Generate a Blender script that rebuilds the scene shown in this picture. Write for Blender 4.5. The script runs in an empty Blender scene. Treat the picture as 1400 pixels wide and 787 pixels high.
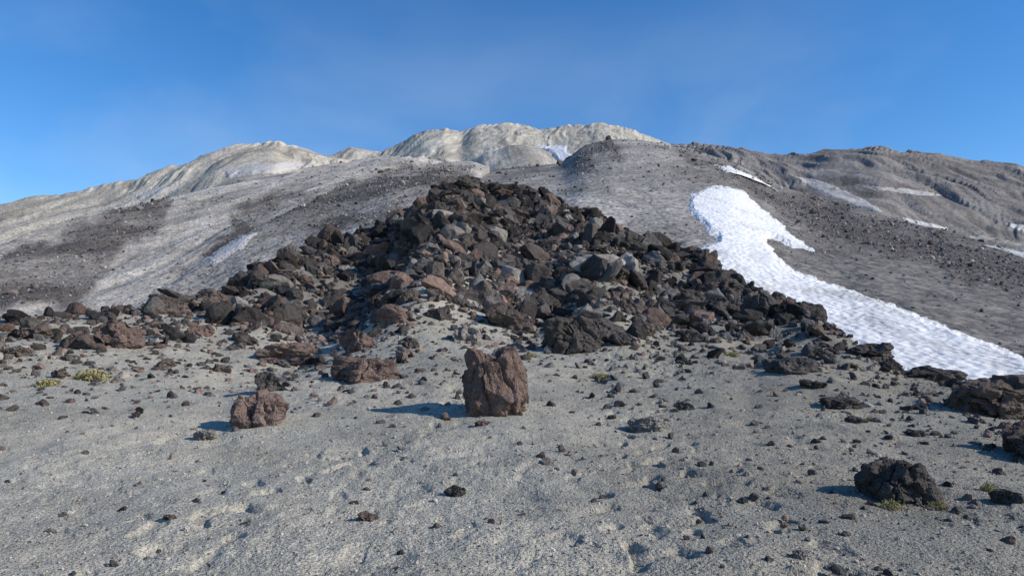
import bpy, bmesh, math, numpy as np
from mathutils import Vector
rng=np.random.default_rng(7)
F=1000.0; PITCH=math.atan(0.087); CAMZ=1.6
cp,sp=math.cos(PITCH),math.sin(PITCH)
# ------------------------------------------------------------ helpers
def ray(px,row):
    a=(np.asarray(px,float)-700)/F; b=(393.5-np.asarray(row,float))/F
    dx=a; dy=cp-b*sp; dz=b*cp+sp
    return np.arctan2(dx,dy), dz/np.hypot(dx,dy)
def project(th,r,z):
    x=np.sin(th)*r; y=np.cos(th)*r; zz=z-CAMZ
    f=y*cp+zz*sp; u=-y*sp+zz*cp
    f=np.maximum(f,1e-3)
    return 700+F*x/f, 393.5-F*u/f
def _h(ix,iy,seed):
    h=(ix.astype(np.int64)*374761393+iy.astype(np.int64)*668265263+seed*1442695041)&0xffffffff
    h=((h^(h>>13))*1274126177)&0xffffffff
    h=(h^(h>>16))
    h=(h*2246822519)&0xffffffff
    return (h>>8).astype(np.float64)/16777216.0
def perlin(x,y,seed=0):
    x0=np.floor(x); y0=np.floor(y); fx=x-x0; fy=y-y0
    u=fx*fx*fx*(fx*(fx*6-15)+10); v=fy*fy*fy*(fy*(fy*6-15)+10)
    def g(i,j):
        a=_h(x0+i,y0+j,seed)*2*np.pi
        return np.cos(a)*(fx-i)+np.sin(a)*(fy-j)
    return ((g(0,0)*(1-u)+g(1,0)*u)*(1-v)+(g(0,1)*(1-u)+g(1,1)*u)*v)*1.4
def fbm(x,y,o=4,seed=0,gain=.5):
    s=0;a=1;t=0
    for i in range(o):
        s=s+a*perlin(x*2**i+i*17.3,y*2**i-i*9.1,seed+i); t+=a; a*=gain
    return s/t
def ridged(x,y,o=4,seed=0):
    s=0;a=1;t=0
    for i in range(o):
        s=s+a*(1-2*np.abs(perlin(x*2**i+i*7.7,y*2**i+i*3.1,seed+i))); t+=a; a*=.5
    return s/t
def noise3(p,seed=0):
    return (perlin(p[:,0]+p[:,2]*.37,p[:,1]+seed,seed)+perlin(p[:,1]+5.2-p[:,0]*.21,p[:,2]+seed,seed+3)+perlin(p[:,2]+p[:,1]*.3,p[:,0]-seed,seed+5))/2
def sstep(a,b,x):
    t=np.clip((x-a)/(b-a),0,1); return t*t*(3-2*t)
def make_mesh(name,V,Fc,mat,col=None,smooth=False):
    me=bpy.data.meshes.new(name)
    V=np.ascontiguousarray(V,np.float32); Fc=np.ascontiguousarray(Fc,np.int32)
    k=Fc.shape[1]
    me.vertices.add(len(V)); me.vertices.foreach_set('co',V.ravel())
    me.loops.add(Fc.size); me.loops.foreach_set('vertex_index',Fc.ravel())
    me.polygons.add(len(Fc)); me.polygons.foreach_set('loop_start',np.arange(0,Fc.size,k,dtype=np.int32))
    me.update(calc_edges=True)
    me.polygons.foreach_set('use_smooth',np.full(len(Fc),smooth))
    if col is not None:
        at=me.color_attributes.new('tint','FLOAT_COLOR','POINT')
        c=np.ones((len(V),4),np.float32); c[:,:3]=col
        at.data.foreach_set('color',c.ravel())
    me.materials.append(mat); me.update()
    ob=bpy.data.objects.new(name,me); bpy.context.scene.collection.objects.link(ob)
    return ob
def grid_faces(n,m):
    i=np.arange(n-1)[:,None]*m+np.arange(m-1)[None,:]
    return np.stack([i,i+1,i+m+1,i+m],-1).reshape(-1,4)
def poly_sdf(px,py,P):
    P=np.array(P,float); d=np.full(px.shape,1e9); ins=np.zeros(px.shape,bool)
    for i in range(len(P)):
        x0,y0=P[i]; x1,y1=P[(i+1)%len(P)]
        ex,ey=x1-x0,y1-y0; q=np.clip(((px-x0)*ex+(py-y0)*ey)/(ex*ex+ey*ey),0,1)
        d=np.minimum(d,np.hypot(px-x0-q*ex,py-y0-q*ey))
        c=((y0>py)!=(y1>py))
        xi=ex*(py-y0)/(ey if ey!=0 else 1e-9)+x0
        ins^=(c&(px<xi))
    return np.where(ins,d,-d)
# ------------------------------------------------------------ terrain design
def table(nodes,sm=10):
    n=np.array(nodes,float); px=np.arange(-1200,2601,4.0)
    row=np.interp(px,n[:,0],n[:,1]); D=np.interp(px,n[:,0],n[:,2])
    k=np.exp(-.5*(np.arange(-40,41)*4/sm)**2); k/=k.sum()
    row=np.convolve(np.pad(row,40,mode='edge'),k,'valid')
    k=np.exp(-.5*(np.arange(-40,41)*4/30)**2); k/=k.sum()
    D=np.convolve(np.pad(D,40,mode='edge'),k,'valid')
    th,e=ray(px,row); return th,e,D
near=table([(-1200,480,25),(-300,450,26),(0,433,29),(100,426,30),(180,421,32),(250,410,34),(310,398,38),(345,374,42),(390,348,46),(440,330,50),(520,308,55),
 (565,286,58),(600,262,60),(640,258,61),(690,264,61),(750,271,60),(800,298,57),(860,324,53),(920,345,49),(975,362,44),(1020,394,38),(1080,418,32),(1130,443,28),
 (1180,474,24),(1230,502,21.5),(1310,530,18.5),(1400,568,15.5),(1600,650,12),(2600,760,9)],8)
def near_crest(th):
    e=np.interp(th,near[0],near[1]); D=np.interp(th,near[0],near[2])
    return CAMZ+e*D, D
TRACKS=[(0.5,4.5,3.4,24,0.),(1.9,5,4.4,26,2.),(1.2,4.2,2.2,12,5.),(-2.6,4.2,-.6,16,3.)]
def H_near(th,r,detail=True):
    zc,D=near_crest(th); t=r/D
    x=np.sin(th)*r; y=np.cos(th)*r
    z=np.where(t<=1, zc*np.minimum(t,1)**2.0, zc-.36*(r-D))
    bl=sstep(.35,.8,t)*sstep(-.42,-.25,th)*(1-sstep(.3,.5,th))
    tt=np.clip(t,0,1.3); rib=-.07-.09*(1-tt)*1.2
    q=4*np.clip(tt-.3,0,.75)*np.clip(1.05-tt,0,1)/.55
    z=z+q*(1.2*np.exp(-((th-rib)/.06)**2)-.8*np.exp(-((th-rib+.14)/.08)**2)+.9*np.exp(-((th-.13)/.05)**2)-.7*np.exp(-((th-.03)/.04)**2))*sstep(.3,.45,tt)
    z=z+fbm(x/6,y/6,3,11)*(.14*sstep(2,9,r)+.75*bl)
    z=z+fbm(x/1.6,y/1.6,3,21)*(.085*sstep(1,5,r)+.25*bl)
    if detail:
        pt=.5+.9*sstep(-.3,.3,fbm(x/2.5,y/4,3,33))
        z=z+fbm(x/.45,y/.45,3,31)*.026*pt+fbm(x/.11,y/.14,2,37)*.010*pt
        z=z+ridged(x/1.1+.3*y,y/5,2,41)*.02
        dn=fbm(x/.6,y/.6,2,43)
        foot=sstep(.20,.45,perlin(x/.26+3,y/.33,47))
        area=np.zeros_like(x)
        for (x0,y0,x1,y1,s) in TRACKS:
            q=np.clip((y-y0)/(y1-y0),0,1); cx=x0+(x1-x0)*q+.35*np.sin(q*7+s)+.22*dn
            d=np.abs(x-cx)
            m=np.where((y>y0)&(y<y1),np.exp(-(d/.38)**2),0); area=np.maximum(area,m)
        z=z-area*(.022+.055*foot)-foot*.020*sstep(-.05,.25,fbm(x/3,y/5,2,49))
    return z
L={}
L['L1']=dict(t=table([(-200,620,400),(300,500,400),(480,380,420),(560,300,440),(620,240,440),(700,230,430),(770,222,420),(795,200,410),(835,190,405),(890,194,400),(950,207,350),(1000,222,310),(1060,252,280),(1130,275,250),(1200,291,220),(1300,315,190),(1400,347,160),(1600,410,130),(2600,500,100)],8),
 base=table([(-200,720,100),(300,600,100),(500,400,100),(620,290,100),(850,340,100),(980,380,80),(1080,432,70),(1200,505,55),(1400,590,45),(2600,640,40)],20),back=.35)
L['L2b']=dict(t=table([(-600,520,120),(100,445,140),(200,408,150),(260,368,175),(330,322,200),(420,278,240),(480,255,270),(540,235,300),(600,224,330),(650,226,350),(720,262,360),(900,400,360)],8),s=.34,back=.5)
L['L2a']=dict(t=table([(-600,440,300),(-200,385,330),(0,335,350),(60,317,380),(150,292,420),(200,279,450),(300,256,500),(430,230,550),(530,218,600),(600,222,620),(680,250,640),(900,400,640)],8),s=.34,back=.4)
L['L3']=dict(t=table([(-900,440,900),(-300,360,900),(-100,303,900),(0,281,900),(60,271,900),(140,258,900),(200,241,900),(260,221,900),(300,208,900),(345,199,900),(375,197,900),(400,206,900),(440,215,900),(500,227,900),(560,245,900),(700,330,900)],5),s=.42,back=.3)
L['L4']=dict(t=table([(-300,420,1800),(380,232,1800),(430,217,1800),(480,202,1800),(520,206,1800),(545,195,1800),(580,177,1800),(608,173,1800),(630,180,1800),(650,172,1800),(690,167,1800),(715,169,1800),(745,175,1800),(780,171,1800),(820,166,1800),(860,173,1800),(890,185,1800),(920,197,1800),(1000,225,1800),(1400,330,1800)],3),s=.5,back=.3)
L['L4b']=dict(t=table([(400,400,700),(580,262,700),(635,226,700),(660,209,700),(690,198,700),(720,195,700),(745,202,700),(765,220,700),(800,260,700),(900,400,700)],4),s=.62,back=.5)
L['L5']=dict(t=table([(300,400,1400),(700,240,1400),(800,222,1400),(900,199,1400),(950,200,1400),(1000,204,1400),(1060,211,1400),(1100,212,1400),(1140,206,1400),(1200,203,1400),(1240,211,1400),(1300,220,1400),(1400,233,1400),(1600,270,1400),(2600,420,1400)],5),s=.43,back=.3)
LK=list(L)
ath,_=ray(760,180); AX,AY=math.sin(ath)*2900,math.cos(ath)*2900
def H_mount(th,r,lod=True,layer=False):
    x=np.sin(th)*r; y=np.cos(th)*r
    rad=np.hypot(x-AX,y-AY); phi=np.arctan2(x-AX,-(y-AY))
    wob=fbm(x/260,y/260,3,71)*.14
    hs=[]
    for i,k in enumerate(LK):
        d=L[k]; T=d['t']; e=np.interp(th,T[0],T[1]); D=np.interp(th,T[0],T[2])
        zc=CAMZ+e*D
        if 'base' in d:
            B=d['base']; eb=np.interp(th,B[0],B[1]); Db=np.interp(th,B[0],B[2]); zb=CAMZ+eb*Db
            s=(zc-zb)/(D-Db)
        else: s=d['s']
        dd=D-r
        h=np.where(dd>0, zc-s*dd, zc+d['back']*dd)
        w=.025*D; h=h-w*s*.5*np.exp(-(dd/w)**2)*.6
        hs.append(h)
    hs=np.array(hs); lay=np.argmax(hs,0); z=hs.max(0)
    z=np.maximum(z,-25-.02*r)
    g=ridged((phi+wob*.6)*24,rad/520,3,81)
    g2=ridged((phi+wob*.5)*90,rad/300,4,91)
    A=sstep(60,300,r)
    I=LK.index
    f1=np.where(lay==I('L1'),.35,np.where(lay==I('L4'),.6,1.25)); f2=np.where(lay==I('L1'),.6,np.where(lay==I('L4'),.5,np.where(lay==I('L4b'),.8,1.5)))
    z=z+A*(f1*g*.006*r+f2*g2*.003*r)
    if lod: z=z+A*(fbm(x/110,y/110,5,101)*.005*r)+sstep(30,90,r)*(fbm(x/14,y/14,4,111)*.0022*r**.85)
    zc,D=near_crest(th)
    z=np.where(r<D*1.05,np.minimum(z,H_near(th,r,False)-1.2),z)
    if layer: return z,lay,g,g2
    return z
# ------------------------------------------------------------ materials
def newmat(name):
    m=bpy.data.materials.new(name); m.use_nodes=True; nt=m.node_tree
    b=nt.nodes['Principled BSDF']; b.inputs['Roughness'].default_value=.95
    b.inputs['Specular IOR Level'].default_value=.1
    return m,nt,b
def N(nt,t,**kw):
    n=nt.nodes.new(t)
    for k,v in kw.items():
        if k in n.inputs.keys(): n.inputs[k].default_value=v
        else: setattr(n,k,v)
    return n
def tintmat(name,scales,contrast,bumps,speck=None):
    m,nt,b=newmat(name); lk=nt.links.new
    tc=N(nt,'ShaderNodeTexCoord'); at=N(nt,'ShaderNodeAttribute',attribute_name='tint')
    cur=at.outputs['Color']
    for s,c in zip(scales,contrast):
        n=N(nt,'ShaderNodeTexNoise',Scale=s,Detail=4.0,Roughness=.65); lk(tc.outputs['Object'],n.inputs['Vector'])
        mr=N(nt,'ShaderNodeMapRange'); mr.inputs['From Min'].default_value=.3; mr.inputs['From Max'].default_value=.7
        mr.inputs['To Min'].default_value=1-c; mr.inputs['To Max'].default_value=1+c
        lk(n.outputs['Fac'],mr.inputs['Value'])
        vm=N(nt,'ShaderNodeVectorMath',operation='SCALE'); lk(cur,vm.inputs[0]); lk(mr.outputs[0],vm.inputs['Scale']); cur=vm.outputs[0]
    if speck:
        for (s,lo,hi) in speck:
            v=N(nt,'ShaderNodeTexVoronoi',Scale=s); lk(tc.outputs['Object'],v.inputs['Vector'])
            sx=N(nt,'ShaderNodeSeparateColor'); lk(v.outputs['Color'],sx.inputs[0])
            mr=N(nt,'ShaderNodeMapRange'); mr.inputs['To Min'].default_value=lo; mr.inputs['To Max'].default_value=hi
            lk(sx.outputs[0],mr.inputs['Value'])
            vm=N(nt,'ShaderNodeVectorMath',operation='SCALE'); lk(cur,vm.inputs[0]); lk(mr.outputs[0],vm.inputs['Scale']); cur=vm.outputs[0]
    lk(cur,b.inputs['Base Color'])
    prev=None
    for (kind,s,st,dist) in bumps:
        if kind=='n': n=N(nt,'ShaderNodeTexNoise',Scale=s,Detail=5.0,Roughness=.65); o=n.outputs['Fac']
        elif kind=='v': n=N(nt,'ShaderNodeTexVoronoi',Scale=s); n.feature='F1'; o=n.outputs['Distance']
        lk(tc.outputs['Object'],n.inputs['Vector'])
        bp=N(nt,'ShaderNodeBump',Strength=st,Distance=dist); lk(o,bp.inputs['Height'])
        if kind=='v': bp.invert=True
        if prev: lk(prev,bp.inputs['Normal'])
        prev=bp.outputs[0]
    if prev: lk(prev,b.inputs['Normal'])
    return m
M_ground=tintmat('volcanic_gravel',[.25,3,25],[.10,.10,.14],[('n',2.5,.5,.08),('v',34,.7,.015),('v',90,.8,.007)],[(70,.66,1.33),(160,.78,1.24)])
M_mount=tintmat('mountain_slope',[.012,.08,.6],[.12,.16,.18],[('n',.05,.7,5),('n',.3,.5,.8),('v',.9,.6,.3)],[(.55,.80,1.2),(1.7,.8,1.2)])
M_rock=tintmat('lava_rock',[1.2,7,40],[.25,.28,.2],[('n',4,.9,.22),('n',18,.9,.05),('v',45,.7,.016)])
M_far_rock=tintmat('talus_rock',[.3],[.2],[])
m,nt,b=newmat('old_snow'); M_snow=m
tc=N(nt,'ShaderNodeTexCoord'); at=N(nt,'ShaderNodeAttribute',attribute_name='tint')
n1=N(nt,'ShaderNodeTexNoise',Scale=.35,Detail=8.0,Roughness=.7); nt.links.new(tc.outputs['Object'],n1.inputs['Vector'])
mr=N(nt,'ShaderNodeMapRange'); mr.inputs['From Min'].default_value=.3; mr.inputs['From Max'].default_value=.7; mr.inputs['To Min'].default_value=.78; mr.inputs['To Max'].default_value=1.04
nt.links.new(n1.outputs['Fac'],mr.inputs['Value'])
vm=N(nt,'ShaderNodeVectorMath',operation='SCALE'); nt.links.new(at.outputs['Color'],vm.inputs[0]); nt.links.new(mr.outputs[0],vm.inputs['Scale']); nt.links.new(vm.outputs[0],b.inputs['Base Color'])
v1=N(nt,'ShaderNodeTexVoronoi',Scale=1.6); v1.feature='SMOOTH_F1'; nt.links.new(tc.outputs['Object'],v1.inputs['Vector'])
bp=N(nt,'ShaderNodeBump',Strength=.7,Distance=.35); nt.links.new(v1.outputs['Distance'],bp.inputs['Height'])
bp2=N(nt,'ShaderNodeBump',Strength=.5,Distance=.5); nt.links.new(n1.outputs['Fac'],bp2.inputs['Height']); nt.links.new(bp.outputs[0],bp2.inputs['Normal']); nt.links.new(bp2.outputs[0],b.inputs['Normal'])
b.inputs['Roughness'].default_value=.6
# ------------------------------------------------------------ near ground
thd=np.concatenate([np.linspace(-math.pi,-.75,60)[:-1],np.linspace(-.75,.75,1400),np.linspace(.75,math.pi,60)[1:]])
rr=np.exp(np.linspace(math.log(.6),math.log(110),860))
TH,R=np.meshgrid(thd,rr,indexing='ij')
Z=H_near(TH,R)
X=np.sin(TH)*R; Y=np.cos(TH)*R
zc,D=near_crest(TH); t=R/D
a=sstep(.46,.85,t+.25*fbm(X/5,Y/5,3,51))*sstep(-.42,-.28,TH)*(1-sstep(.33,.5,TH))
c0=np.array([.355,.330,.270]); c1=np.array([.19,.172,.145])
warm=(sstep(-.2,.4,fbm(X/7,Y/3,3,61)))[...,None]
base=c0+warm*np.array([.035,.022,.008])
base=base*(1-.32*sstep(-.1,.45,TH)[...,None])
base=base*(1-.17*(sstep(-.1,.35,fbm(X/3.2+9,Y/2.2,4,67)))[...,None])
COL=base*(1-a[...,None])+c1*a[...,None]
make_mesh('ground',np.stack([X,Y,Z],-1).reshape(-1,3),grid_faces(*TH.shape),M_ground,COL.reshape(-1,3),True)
# ------------------------------------------------------------ mountain
thd=np.concatenate([np.linspace(-1.5,-.72,70)[:-1],np.linspace(-.72,.72,1200),np.linspace(.72,1.5,70)[1:]])
rr=np.concatenate([np.exp(np.linspace(math.log(20),math.log(2200),800)),np.exp(np.linspace(math.log(2250),math.log(9000),25))])
TH,R=np.meshgrid(thd,rr,indexing='ij')
Z,LAY,G,G2=H_mount(TH,R,True,True); X=np.sin(TH)*R; Y=np.cos(TH)*R
PXm,PYm=project(TH,R,Z)
PA=[(150,286),(235,268),(215,310),(150,380),(90,425),(-150,440),(-150,390),(0,352)]
PB=[(640,212),(560,222),(470,240),(400,262),(330,285),(270,345),(215,420),(340,420),(430,345),(660,250)]  # dark rubble band, with the ridge's shadowed left side painted in
PC=[(890,200),(960,208),(1060,250),(1200,288),(1400,343),(1600,390),(1600,450),(1400,405),(1200,352),(1110,320),(1060,285),(1000,250),(930,228)]
HUMP_SHADE=[(795,200),(850,200),(845,214),(800,228),(765,232)]  # shadow on the smooth hump's left side, painted as dark colour
def rubble_shade_mask(lay,x,y,g,g2,px,py):  # dark rubble, plus shade painted on the hump and left ridge
    nz=fbm(x/45,y/45,4,201)
    i=LK.index
    wx=px+fbm(px/50,py/50,4,221)*45; wy=py+fbm(px/50,py/50,4,225)*28
    out=np.zeros(x.shape)
    left=(lay==i('L2a'))|(lay==i('L2b'))
    pa=sstep(-6,14,poly_sdf(wx,wy,PA)); pb=sstep(-6,16,poly_sdf(wx,wy,PB)); pc=sstep(-6,20,poly_sdf(wx,wy,PC)); hump_shade=sstep(-6,8,poly_sdf(wx,wy,HUMP_SHADE))
    out=np.where(left,np.maximum(pa*(.6+.4*sstep(-.3,.1,nz)),pb*(.4+.6*sstep(-.2,.2,nz)))+.15*sstep(0,.3,nz),out)
    out=np.where(lay==i('L1'),np.maximum(np.maximum(sstep(.0,.4,nz)*.35,pc*.9),hump_shade*.7),out)
    out=np.where(lay==i('L5'),sstep(-.05,.35,nz)*.4,out)
    return np.clip(out,0,1)
RM=rubble_shade_mask(LAY,X,Y,G,G2,PXm,PYm)
cols={'L1':(.27,.247,.22),'L2b':(.36,.327,.285),'L2a':(.38,.345,.298),'L3':(.40,.358,.292),'L4':(.41,.375,.31),'L4b':(.35,.322,.282),'L5':(.205,.186,.170)}
CA=np.array([cols[k] for k in LK])
COL=CA[LAY]
rad=np.hypot(X-AX,Y-AY); phi=np.arctan2(X-AX,-(Y-AY))
st=fbm((phi+fbm(X/200,Y/200,3,5)*.05)*90,rad/600,5,211,.6)
bd=fbm(X/150,Y/60,4,231)
COL=COL*(1+(.85*st+.35*bd)[...,None])*(1-.28*sstep(.35,-.25,G2)[...,None]*(LAY!=0)[...,None])
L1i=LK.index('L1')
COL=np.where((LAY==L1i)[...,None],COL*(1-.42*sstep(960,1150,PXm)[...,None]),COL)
dk=np.array([.098,.085,.076])
COL=COL*(1-RM[...,None])+dk*RM[...,None]
COL=np.clip(COL,.03,.55)
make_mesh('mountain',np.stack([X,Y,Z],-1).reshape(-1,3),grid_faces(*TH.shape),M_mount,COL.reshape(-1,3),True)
# ------------------------------------------------------------ snow
def snow(name,P,rmin,rmax,col,thick=1.0,nr=500,rough=4.0,low=0):
    P=np.array(P,float); t0,_=ray(P[:,0].min()-8,300); t1,_=ray(P[:,0].max()+8,300)
    nth=int(min(800,max(60,(P[:,0].max()-P[:,0].min()+16)*1.4)))
    TH,R=np.meshgrid(np.linspace(t0,t1,nth),np.exp(np.linspace(math.log(rmin),math.log(rmax),nr)),indexing='ij')
    z0=H_mount(TH,R,True); px,py=project(TH,R,z0)
    X=np.sin(TH)*R; Y=np.cos(TH)*R
    s=poly_sdf(px,py,P)+fbm(px/22,py/12,5,301,.65)*rough*2.4
    sm=np.clip(s*R/1000*.5,-2.0*thick,thick)
    Z=z0+sm+np.where(s>0,fbm(X/3,Y/5,3,305)*.12,0)
    V=np.stack([X,Y,Z],-1).reshape(-1,3); Fc=grid_faces(*TH.shape)
    sv=s.ravel(); keep=(sv[Fc].max(1)>-3); Fc=Fc[keep]
    if len(Fc)==0: print('EMPTY',name); return
    u,inv=np.unique(Fc.ravel(),return_inverse=True)
    dirt=np.clip(fbm(X/5,Y/16,5,311,.65)*.5+.5,0,1).ravel()[u]
    lowf=sstep(130,55,R.ravel()[u])*low
    dirt=np.clip(sstep(.42,.85,dirt)*(.45+lowf)+(1-sstep(0,7,sv[u]))*.35+lowf*.22,0,.8)
    C=np.array(col)*(1-dirt[:,None])+np.array([.42,.39,.35])*dirt[:,None]
    make_mesh(name,V[u],inv.reshape(-1,4),M_snow,C,True)
W=(.87,.86,.84)
SF=[(945,266),(968,256),(1002,253),(1020,264),(1044,287),(1064,302),(1087,324),(1114,344),(1080,338),(1055,327),(1048,331),(1075,362),(1100,376),(1200,408),(1300,447),(1400,487),(1480,520),(1480,640),(1300,560),(1180,500),(1080,440),(1000,390),(940,350),(978,328),(944,292),(942,275)]
snow('snowfield',SF,38,330,W,.45,700,2.8,.6)
snow('snow_patch',[(972,223),(1000,228),(1035,243),(1068,264),(1050,263),(1012,246),(985,232)],240,330,W,.6,160,1.5)
snow('snow_patch',[(735,199),(775,199),(774,208),(797,216),(790,230),(765,226),(755,210)],415,1790,(.72,.74,.78),2.5,700,2.0)
snow('snow_patch',[(306,234),(350,224),(412,221),(418,231),(360,237),(312,243)],600,905,(.60,.55,.50),1.2,250,2.5)
snow('snow_patch',[(170,269),(205,258),(252,252),(240,260),(190,272)],400,905,(.54,.50,.46),1.2,250,2)
snow('snow_patch',[(278,358),(295,342),(330,322),(352,318),(330,340),(295,362)],120,560,(.46,.44,.43),.4,400,3)
snow('snow_patch',[(1080,238),(1130,250),(1180,272),(1210,290),(1180,286),(1130,265),(1095,248)],350,1400,(.52,.48,.43),.6,350,2)
snow('snow_patch',[(1180,253),(1240,258),(1300,268),(1250,266),(1200,260)],350,1400,(.50,.47,.42),.6,350,1.2)
snow('snow_patch',[(1230,296),(1300,312),(1292,316),(1240,303)],190,1200,(.65,.63,.6),.6,350,1)
snow('snow_patch',[(1370,303),(1420,312),(1420,320),(1385,312)],350,1400,(.6,.58,.55),.6,350,1)
snow('snow_patch',[(1340,333),(1400,344),(1450,362),(1400,352)],150,1200,(.6,.58,.55),.6,350,1)
snow('snow_patch',[(900,196),(935,200),(955,208),(930,206)],350,1400,(.6,.56,.5),.6,400,.8)
# ------------------------------------------------------------ rocks
def ico(sub):
    bm=bmesh.new(); bmesh.ops.create_icosphere(bm,subdivisions=sub,radius=1)
    V=np.array([v.co[:] for v in bm.verts]); Fc=np.array([[v.index for v in f.verts] for f in bm.faces]); bm.free(); return V,Fc
ICO={s:ico(s) for s in (1,2,3,5,6)}
def rockshape(sub,seed,cuts=14,noise=.10,crack=0,lo=.5,hi=.85,block=False):
    g=np.random.default_rng(seed); B,Fc=ICO[sub]; p=B.copy()
    nl=[]
    if block:
        m=g.integers(6,9)
        for i in range(m):
            a=(i+g.uniform(-.4,.4))/m*2*np.pi; nl.append((np.array([np.cos(a),np.sin(a),g.uniform(-.1,.5)]),g.uniform(.64,.82)))
        for i in range(4): nl.append((np.array([g.uniform(-.9,.9),g.uniform(-.9,.9),1.0]),g.uniform(.62,.80)))
        for i in range(8): nl.append((g.normal(size=3),g.uniform(.72,.9)))
    else:
        for i in range(cuts): nl.append((g.normal(size=3),g.uniform(lo,hi)))
    for n,d in nl:
        n=n/np.linalg.norm(n); s=p@n; o=s>d; p[o]-=np.outer(s[o]-d,n)
    p=p+B*(noise3(p*1.6+seed,seed)*noise*1.8)[:,None]
    if sub>=3:
        p=p+B*(noise3(p*4.5+seed,seed+9)*noise*.9)[:,None]
    if sub>=5:
        p=p+B*(noise3(p*11+seed,seed+19)*noise*.40)[:,None]+B*(noise3(p*27+seed,seed+29)*noise*.22)[:,None]
        if crack:
            S=g.normal(size=(24,3)); S/=np.linalg.norm(S,axis=1)[:,None]; S*=g.uniform(.6,1,(24,1))
            an=np.array([1.35,1.35,.5])
            q=(p+.10*np.stack([noise3(p*4,1),noise3(p*4,2),noise3(p*4,3)],-1))*an
            dm=np.linalg.norm(q[:,None]-(S*an)[None],axis=2)
            idx=np.argmin(dm,axis=1); dd=np.partition(dm,1,axis=1)
            off=g.uniform(-.17,.12,24)[idx]
            p=p+B*(off-crack*np.exp(-((dd[:,1]-dd[:,0])/.05)**2))[:,None]
    return p,Fc
def rotz(a): c,s=np.cos(a),np.sin(a); return np.array([[c,-s,0],[s,c,0],[0,0,1]])
def randrot(n,g,tilt=.6):
    a=g.uniform(0,2*np.pi,n); b=g.normal(0,tilt,n); c=g.normal(0,tilt,n)
    ca,sa,cb,sb,cc,sc=np.cos(a),np.sin(a),np.cos(b),np.sin(b),np.cos(c),np.sin(c)
    o=np.zeros(n); i=np.ones(n)
    Rz=np.stack([ca,-sa,o,sa,ca,o,o,o,i],-1).reshape(-1,3,3)
    Rx=np.stack([i,o,o,o,cb,-sb,o,sb,cb],-1).reshape(-1,3,3)
    Ry=np.stack([cc,o,sc,o,i,o,-sc,o,cc],-1).reshape(-1,3,3)
    return Rz@Rx@Ry
def scatter(name,P,S,C,protos,mat,g,tilt=.6):
    n=len(P); Rm=randrot(n,g,tilt); pi=g.integers(0,len(protos),n)
    asp=np.stack([g.uniform(.75,1.5,n),g.uniform(.65,1.1,n),g.uniform(.4,.95,n)],-1)
    Vs=[];Fs=[];Cs=[];o=0
    for k,(V,Fc) in enumerate(protos):
        ix=np.where(pi==k)[0]
        if len(ix)==0: continue
        v=V[None]*(asp[ix]*S[ix,None])[:,None,:]
        v=np.einsum('nij,nvj->nvi',Rm[ix],v)+P[ix][:,None,:]
        m=len(V); f=Fc[None]+(np.arange(len(ix))*m)[:,None,None]+o
        Vs.append(v.reshape(-1,3)); Fs.append(f.reshape(-1,3)); Cs.append(np.repeat(C[ix],m,0)); o+=m*len(ix)
    return make_mesh(name,np.concatenate(Vs),np.concatenate(Fs),mat,np.concatenate(Cs))
def rock_cols(n,g):
    base=np.array([[.070,.061,.056],[.105,.089,.079],[.175,.122,.100],[.27,.24,.208],[.044,.040,.037],[.135,.125,.118]])
    i=g.choice(6,n,p=[.28,.21,.16,.07,.17,.11]); return base[i]*g.uniform(.7,1.3,(n,1))
P2=[rockshape(2,100+i,12,.12,lo=.45,hi=.85) for i in range(10)]
P3=[rockshape(3,200+i,10,.12,lo=.36,hi=.85) for i in range(14)]+[rockshape(3,260+i,10,.11,block=True) for i in range(6)]
P1=[rockshape(1,300+i,6,.10) for i in range(8)]
def place(th,r,s,sink=.15):
    z=H_near(th,r,False); return np.stack([np.sin(th)*r,np.cos(th)*r,z+s*sink],-1)
g=np.random.default_rng(3)
def sample(n,pxlo,pxhi,tlo,thi):
    th0,_=ray(pxlo,400); th1,_=ray(pxhi,400)
    th=g.uniform(th0,th1,n*4); t=np.sqrt(g.uniform(tlo**2,thi**2,n*4)); zc,D=near_crest(th); keep=g.uniform(0,1,n*4)<(D/61)**2+.02
    th=th[keep][:n]; t=t[keep][:n]; return th,t,near_crest(th)[1]*t
def pxof(th,r): return project(th,r,H_near(th,r,False))
RP=[(300,392),(345,358),(440,310),(560,275),(600,240),(680,235),(760,255),(860,310),(985,350),(1080,405),(1180,465),(1310,515),(1420,565),(1400,600),(1290,535),(1170,500),(1060,460),(1000,458),(900,465),(830,490),(760,488),(690,460),(600,425),(560,475),(470,475),(330,445),(200,460),(0,462),(-60,440),(60,428),(180,418),(230,405)]
def pile(th,r):
    px,py=pxof(th,r); s=poly_sdf(px,py,RP); nz=fbm(px/45,py/22,3,401)
    return s+nz*34,px,py
th,t,r=sample(13000,-60,1420,.42,1.04)
s_,px,py=pile(th,r); nz=fbm(px/60,py/30,3,411)
gap=np.where(py<330,1,np.where(py<375,.5+.5*sstep(-.2,.15,nz),.15+.6*sstep(-.12,.25,nz)))
k=g.uniform(0,1,len(th))<sstep(-25,25,s_)*gap
th,t,r=th[k],t[k],r[k]
sz=fbm(np.sin(th)*r/7,np.cos(th)*r/7,2,431); Dn=near_crest(th)[1]
s=np.clip(np.exp(g.normal(-1.55,.6,len(th))+sz*.9),.07,1.0*np.clip(Dn/52,.42,1))*np.clip(r/32,.45,1.05)
cc=rock_cols(len(th),g)*(1-.25*sstep(.75,1.0,t)[:,None])*(1+.25*sstep(.7,.5,t)[:,None])
big=s>.26
scatter('ridge_lava_rubble',place(th[big],r[big],s[big],.28),s[big],cc[big],P3,M_rock,g)
sm=~big
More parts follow.
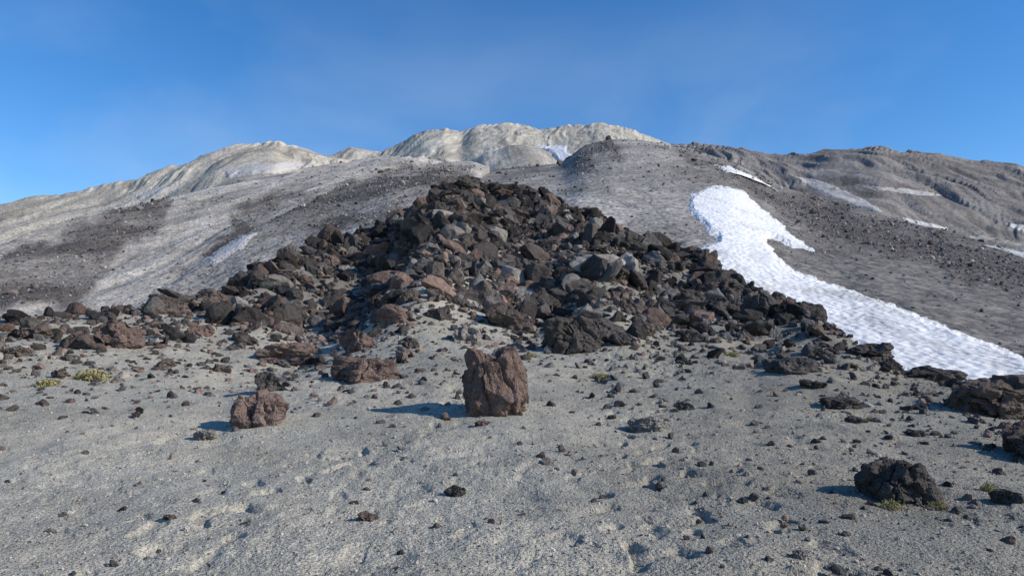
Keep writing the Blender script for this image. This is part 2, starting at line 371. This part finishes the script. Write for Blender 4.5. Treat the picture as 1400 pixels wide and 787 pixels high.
scatter('ridge_small_rubble',place(th[sm],r[sm],s[sm],.3),s[sm],cc[sm],P2,M_rock,g)
th,t,r=sample(13000,-150,1450,.33,1.04)
s_,px,py=pile(th,r)
k=g.uniform(0,1,len(th))<np.clip(sstep(-85,10,s_),0.05,1)*np.where(py>375,.7,1)
th,t,r=th[k],t[k],r[k]
s=np.clip(np.exp(g.normal(-2.4,.6,len(th))),.03,.36)*np.clip(r/30,.4,1.15)
scatter('loose_stones',place(th,r,s,.2),s,rock_cols(len(th),g)*1.25,P2,M_rock,g)
th0,_=ray(-250,400); th1,_=ray(1650,400)
n=9000; th=g.uniform(th0,th1,n); r=np.exp(g.uniform(math.log(4),math.log(34),n)); zc,D=near_crest(th); t=r/D
s_,px,py=pile(th,r); cl=fbm(px/90,py/40,3,421)
leftf=sstep(-70,0,-np.abs(py-480)+25)*(1-sstep(500,700,px))
pr=np.clip(.06+.30*sstep(.05,.3,cl)+.45*sstep(-150,-10,s_)+.6*leftf+.22*sstep(850,1150,px),0,1)*(1-.55*sstep(580,660,py)*(1-.6*sstep(900,1150,px)))
k=(t<1.03)&(g.uniform(0,1,n)<pr)
th,r=th[k],r[k]
s=np.minimum(np.clip(np.exp(g.normal(-3.65,.74,len(th)))*(.28+.095*r),.006,.36),.0085*r)
scatter('scattered_stones',place(th,r,s,.12),s,rock_cols(len(th),g)*1.4,P2,M_rock,g)
n=42000; th=g.uniform(-.72,.72,n); r=3.2*np.exp(g.uniform(0,1,n)*math.log(8)); k=r<near_crest(th)[1]; th,r=th[k],r[k]
s=np.clip(np.exp(g.normal(-5.25,.5,len(th)))*(.6+r*.09),.003,.04)
z=H_near(th,r,True)
gc=np.array([.31,.285,.24])*g.uniform(.5,1.4,(len(th),1))+np.array([.03,.01,0])*g.uniform(0,1,(len(th),1))
scatter('pebbles',np.stack([np.sin(th)*r,np.cos(th)*r,z+s*.25],-1),s,gc,P1,M_ground,g)
# talus on the mountain
n=70000; th=g.uniform(-.70,.70,n); r=np.exp(g.uniform(math.log(60),math.log(650),n))
z,lay,gg,gg2=H_mount(th,r,True,True); x=np.sin(th)*r;y=np.cos(th)*r; px,py=project(th,r,z)
rm=rubble_shade_mask(lay,x,y,gg,gg2,px,py)
inpoly=poly_sdf(px,py,SF)>-1
k=(g.uniform(0,1,n)<np.clip(rm*.75+.05,0,1))&(~inpoly)&(r>near_crest(th)[1]+15)
th,r,z=th[k],r[k],z[k]
s=np.exp(g.normal(0,.5,len(th)))*.00105*r+.03
cc=rock_cols(len(th),g); cc=cc*.5+cc.mean(1,keepdims=True)*.5
scatter('mountain_talus',np.stack([np.sin(th)*r,np.cos(th)*r,z+s*.3],-1),s,cc*1.6,P1,M_far_rock,g)
# hand-placed boulders
def find(px,row):
    th,e=ray(px,row); th=float(th); e=float(e); D=float(near_crest(np.array([th]))[1][0])
    r=np.linspace(2.5,D*1.03,600); z=H_near(np.full(600,th),r,False); ee=(z-CAMZ)/r
    i=np.argmax(ee>=e) if (ee>=e).any() else int(np.argmax(ee)); return th,r[i],z[i]
RED=(.185,.130,.108);DK=(.092,.080,.072);BR=(.135,.105,.089);LT=(.28,.25,.22)
BL=[(676,572,94,98,RED,6),(356,587,78,48,RED,6),(498,527,98,36,RED,6),(396,502,82,28,RED,5),(370,540,44,28,DK,5),(165,478,62,36,RED,5),(488,484,52,34,RED,5),
(537,448,48,28,RED,5),(640,472,42,26,LT,5),(697,453,66,38,BR,5),(783,485,88,52,DK,6),(738,442,80,48,DK,5),(825,470,60,32,DK,5),(915,447,98,34,DK,5),(835,386,54,22,DK,5),
(1036,432,48,28,DK,5),(1106,427,52,28,DK,5),(1085,513,66,22,DK,5),(1150,562,52,16,DK,5),(1270,515,84,22,DK,5),(1190,492,58,20,DK,5),(1362,572,116,48,BR,6),(1392,622,44,38,BR,5),
(1224,692,92,50,DK,6),(886,592,58,22,LT,5),(1378,692,34,16,DK,5),(682,497,40,20,LT,5),(225,432,54,24,BR,5),(290,416,54,20,BR,5),(115,480,54,22,BR,5),(40,466,52,20,BR,5),
(280,606,30,15,LT,5),(502,717,28,12,BR,5),(622,682,30,14,DK,5),(232,715,18,8,BR,5),(934,563,28,12,DK,5),(1095,768,26,12,LT,5),(395,336,30,20,BR,5),(510,372,28,22,BR,5),
(600,300,36,22,DK,5),(640,266,40,20,DK,5),(720,274,40,18,DK,5),(560,330,30,20,DK,5),(660,585,24,8,RED,5),(450,370,30,20,RED,5),(1000,402,36,20,DK,5),(960,350,34,20,DK,5),(700,300,36,22,DK,5),(770,330,36,22,DK,5),(185,574,12,8,DK,5),(1440,640,80,50,BR,5),(-60,470,60,34,BR,5),(800,440,42,24,LT,5),(860,430,40,22,BR,5),(600,440,36,20,DK,5),(420,440,32,18,BR,5),
(275,462,36,18,RED,5),(330,470,28,14,BR,5),(225,505,26,12,BR,5),(300,512,30,12,BR,5),(430,500,30,12,DK,5),(560,480,26,12,DK,5),(80,520,24,10,BR,5),(850,475,40,18,DK,5),(880,462,36,20,BR,5),(945,470,34,14,DK,5),(1110,535,34,12,DK,5),(1170,580,26,9,DK,5),(1250,600,26,10,DK,5),(20,490,30,12,BR,5),
(715,420,40,24,LT,5),(760,425,44,28,BR,5),(655,415,36,18,DK,5),(985,430,48,22,DK,5),(945,425,44,24,DK,5),(560,415,34,18,BR,5),(520,425,34,20,DK,5),(460,455,34,16,DK,5)]
for i,(px,row,w,h,col,sub) in enumerate(BL):
    th,r,z=find(px,row-2); dist=math.hypot(r,z-CAMZ); W_=w*dist/F; Hh=h*dist/F*1.0
    V,Fc=rockshape(sub,503+i*7,11,.10 if sub==6 else .12,.11 if sub==6 else .06,lo=.42,hi=.9,block=(sub==6))
    if i: V=V@rotz(g.uniform(0,6.28)).T
    ex=V.max(0)-V.min(0); V=(V-(V.max(0)+V.min(0))/2)/ex
    V=V*np.array([W_,W_*g.uniform(.7,.9),Hh*1.3]); V[:,2]+=Hh*.5-Hh*.2
    zn=V[:,2]/Hh; V[:,:2]*=(1.06-.14*np.clip(zn,0,1))[:,None]
    x=math.sin(th)*(r+W_*.3); y=math.cos(th)*(r+W_*.3)
    z=float(H_near(np.array([th]),np.array([r+W_*.2]),False)[0])
    C=np.tile(np.array(col)*g.uniform(.9,1.15),(len(V),1))
    ob=make_mesh('boulder',V,Fc,M_rock,C,False); ob.location=(x,y,z)
# plants
m,nt,b=newmat('cushion_plant_leaf'); at=N(nt,'ShaderNodeAttribute',attribute_name='tint'); nt.links.new(at.outputs['Color'],b.inputs['Base Color'])
M_leaf=m
for (px,row,w,h) in [(125,520,42,12),(66,528,28,8),(1218,697,28,12),(1283,694,26,7),(1352,672,22,9),(1000,487,22,5),(820,516,26,5),(1190,576,14,5),(725,488,20,5)]:
    th,r,z=find(px,row); dist=math.hypot(r,z-CAMZ); W_=w*dist/F; Hh=h*dist/F
    n=900; u=g.normal(size=(n,3)); u/=np.linalg.norm(u,axis=1)[:,None]; u[:,2]=np.abs(u[:,2])
    cl=1+.6*fbm(u[:,0]*2.5+px,u[:,1]*2.5,2,9)
    c=u*np.array([W_/2,W_/2.6,Hh])*(cl*g.uniform(.45,1,n))[:,None]
    s=W_*.025
    tv=g.normal(size=(n,4,3))*s; V=(c[:,None]+tv*np.array([1,1,1.2])).reshape(-1,3)
    Fc=(np.array([[0,1,2],[0,2,3]])[None]+np.arange(n)[:,None,None]*4).reshape(-1,3)
    yel=g.uniform(.1,1,(n,1)); C=np.repeat(np.array([.16,.16,.08])*(1-yel)+np.array([.42,.35,.16])*yel,4,0)
    ob=make_mesh('alpine_cushion_plant',V,Fc,M_leaf,C); ob.location=(math.sin(th)*r,math.cos(th)*r,z)
# ------------------------------------------------------------ light
sund=Vector((.84,-.22,.49)).normalized()
el=math.asin(sund.z); az=math.atan2(sund.x,sund.y)
sl=bpy.data.lights.new('sun','SUN'); sl.energy=5; sl.angle=math.radians(.5); sl.color=(1,.945,.865)
so=bpy.data.objects.new('sun',sl); so.rotation_euler=sund.to_track_quat('Z','Y').to_euler(); bpy.context.scene.collection.objects.link(so)
w=bpy.data.worlds.new('World'); bpy.context.scene.world=w; w.use_nodes=True; nt=w.node_tree; lk=nt.links.new
bg=nt.nodes['Background']; sky=nt.nodes.new('ShaderNodeTexSky'); sky.sky_type='NISHITA'; sky.sun_disc=False
sky.sun_elevation=el; sky.sun_rotation=az; sky.altitude=1500; sky.air_density=1.1; sky.dust_density=.3; sky.ozone_density=3
hs=N(nt,'ShaderNodeHueSaturation',Hue=.505,Saturation=1.30,Value=1.25); lk(sky.outputs[0],hs.inputs['Color'])
tc=N(nt,'ShaderNodeTexCoord'); mp=N(nt,'ShaderNodeMapping'); mp.inputs['Scale'].default_value=(1.6,1.6,3.0); lk(tc.outputs['Generated'],mp.inputs[0])
nz=N(nt,'ShaderNodeTexNoise',Scale=1.5,Detail=5.0,Roughness=.5,Distortion=.3); lk(mp.outputs[0],nz.inputs['Vector'])
mr=N(nt,'ShaderNodeMapRange'); mr.inputs['From Min'].default_value=.42; mr.inputs['From Max'].default_value=.8; mr.inputs['To Min'].default_value=0; mr.inputs['To Max'].default_value=.45; lk(nz.outputs['Fac'],mr.inputs['Value'])
sx=N(nt,'ShaderNodeSeparateXYZ'); lk(tc.outputs['Generated'],sx.inputs[0])
m2=N(nt,'ShaderNodeMapRange'); m2.inputs['From Min'].default_value=.22; m2.inputs['From Max'].default_value=.46; m2.inputs['To Min'].default_value=1; m2.inputs['To Max'].default_value=.1; lk(sx.outputs['Z'],m2.inputs['Value'])
mm=N(nt,'ShaderNodeMath',operation='MULTIPLY'); lk(mr.outputs[0],mm.inputs[0]); lk(m2.outputs[0],mm.inputs[1])
mx=N(nt,'ShaderNodeMix',data_type='RGBA'); lk(mm.outputs[0],mx.inputs[0]); lk(hs.outputs[0],mx.inputs[6]); mx.inputs[7].default_value=(4.5,5.3,6.2,1)
lk(mx.outputs[2],bg.inputs['Color']); bg.inputs['Strength'].default_value=.135
# ------------------------------------------------------------ camera
cam=bpy.data.cameras.new('camera'); cam.sensor_width=36; cam.lens=36*F/1400; cam.clip_end=30000; cam.clip_start=.05
co=bpy.data.objects.new('camera',cam); co.location=(0,0,CAMZ); co.rotation_euler=(math.pi/2+PITCH,0,0)
bpy.context.scene.collection.objects.link(co); bpy.context.scene.camera=co
sc=bpy.context.scene; sc.view_settings.view_transform='Standard'; sc.view_settings.look='None'; sc.view_settings.exposure=0
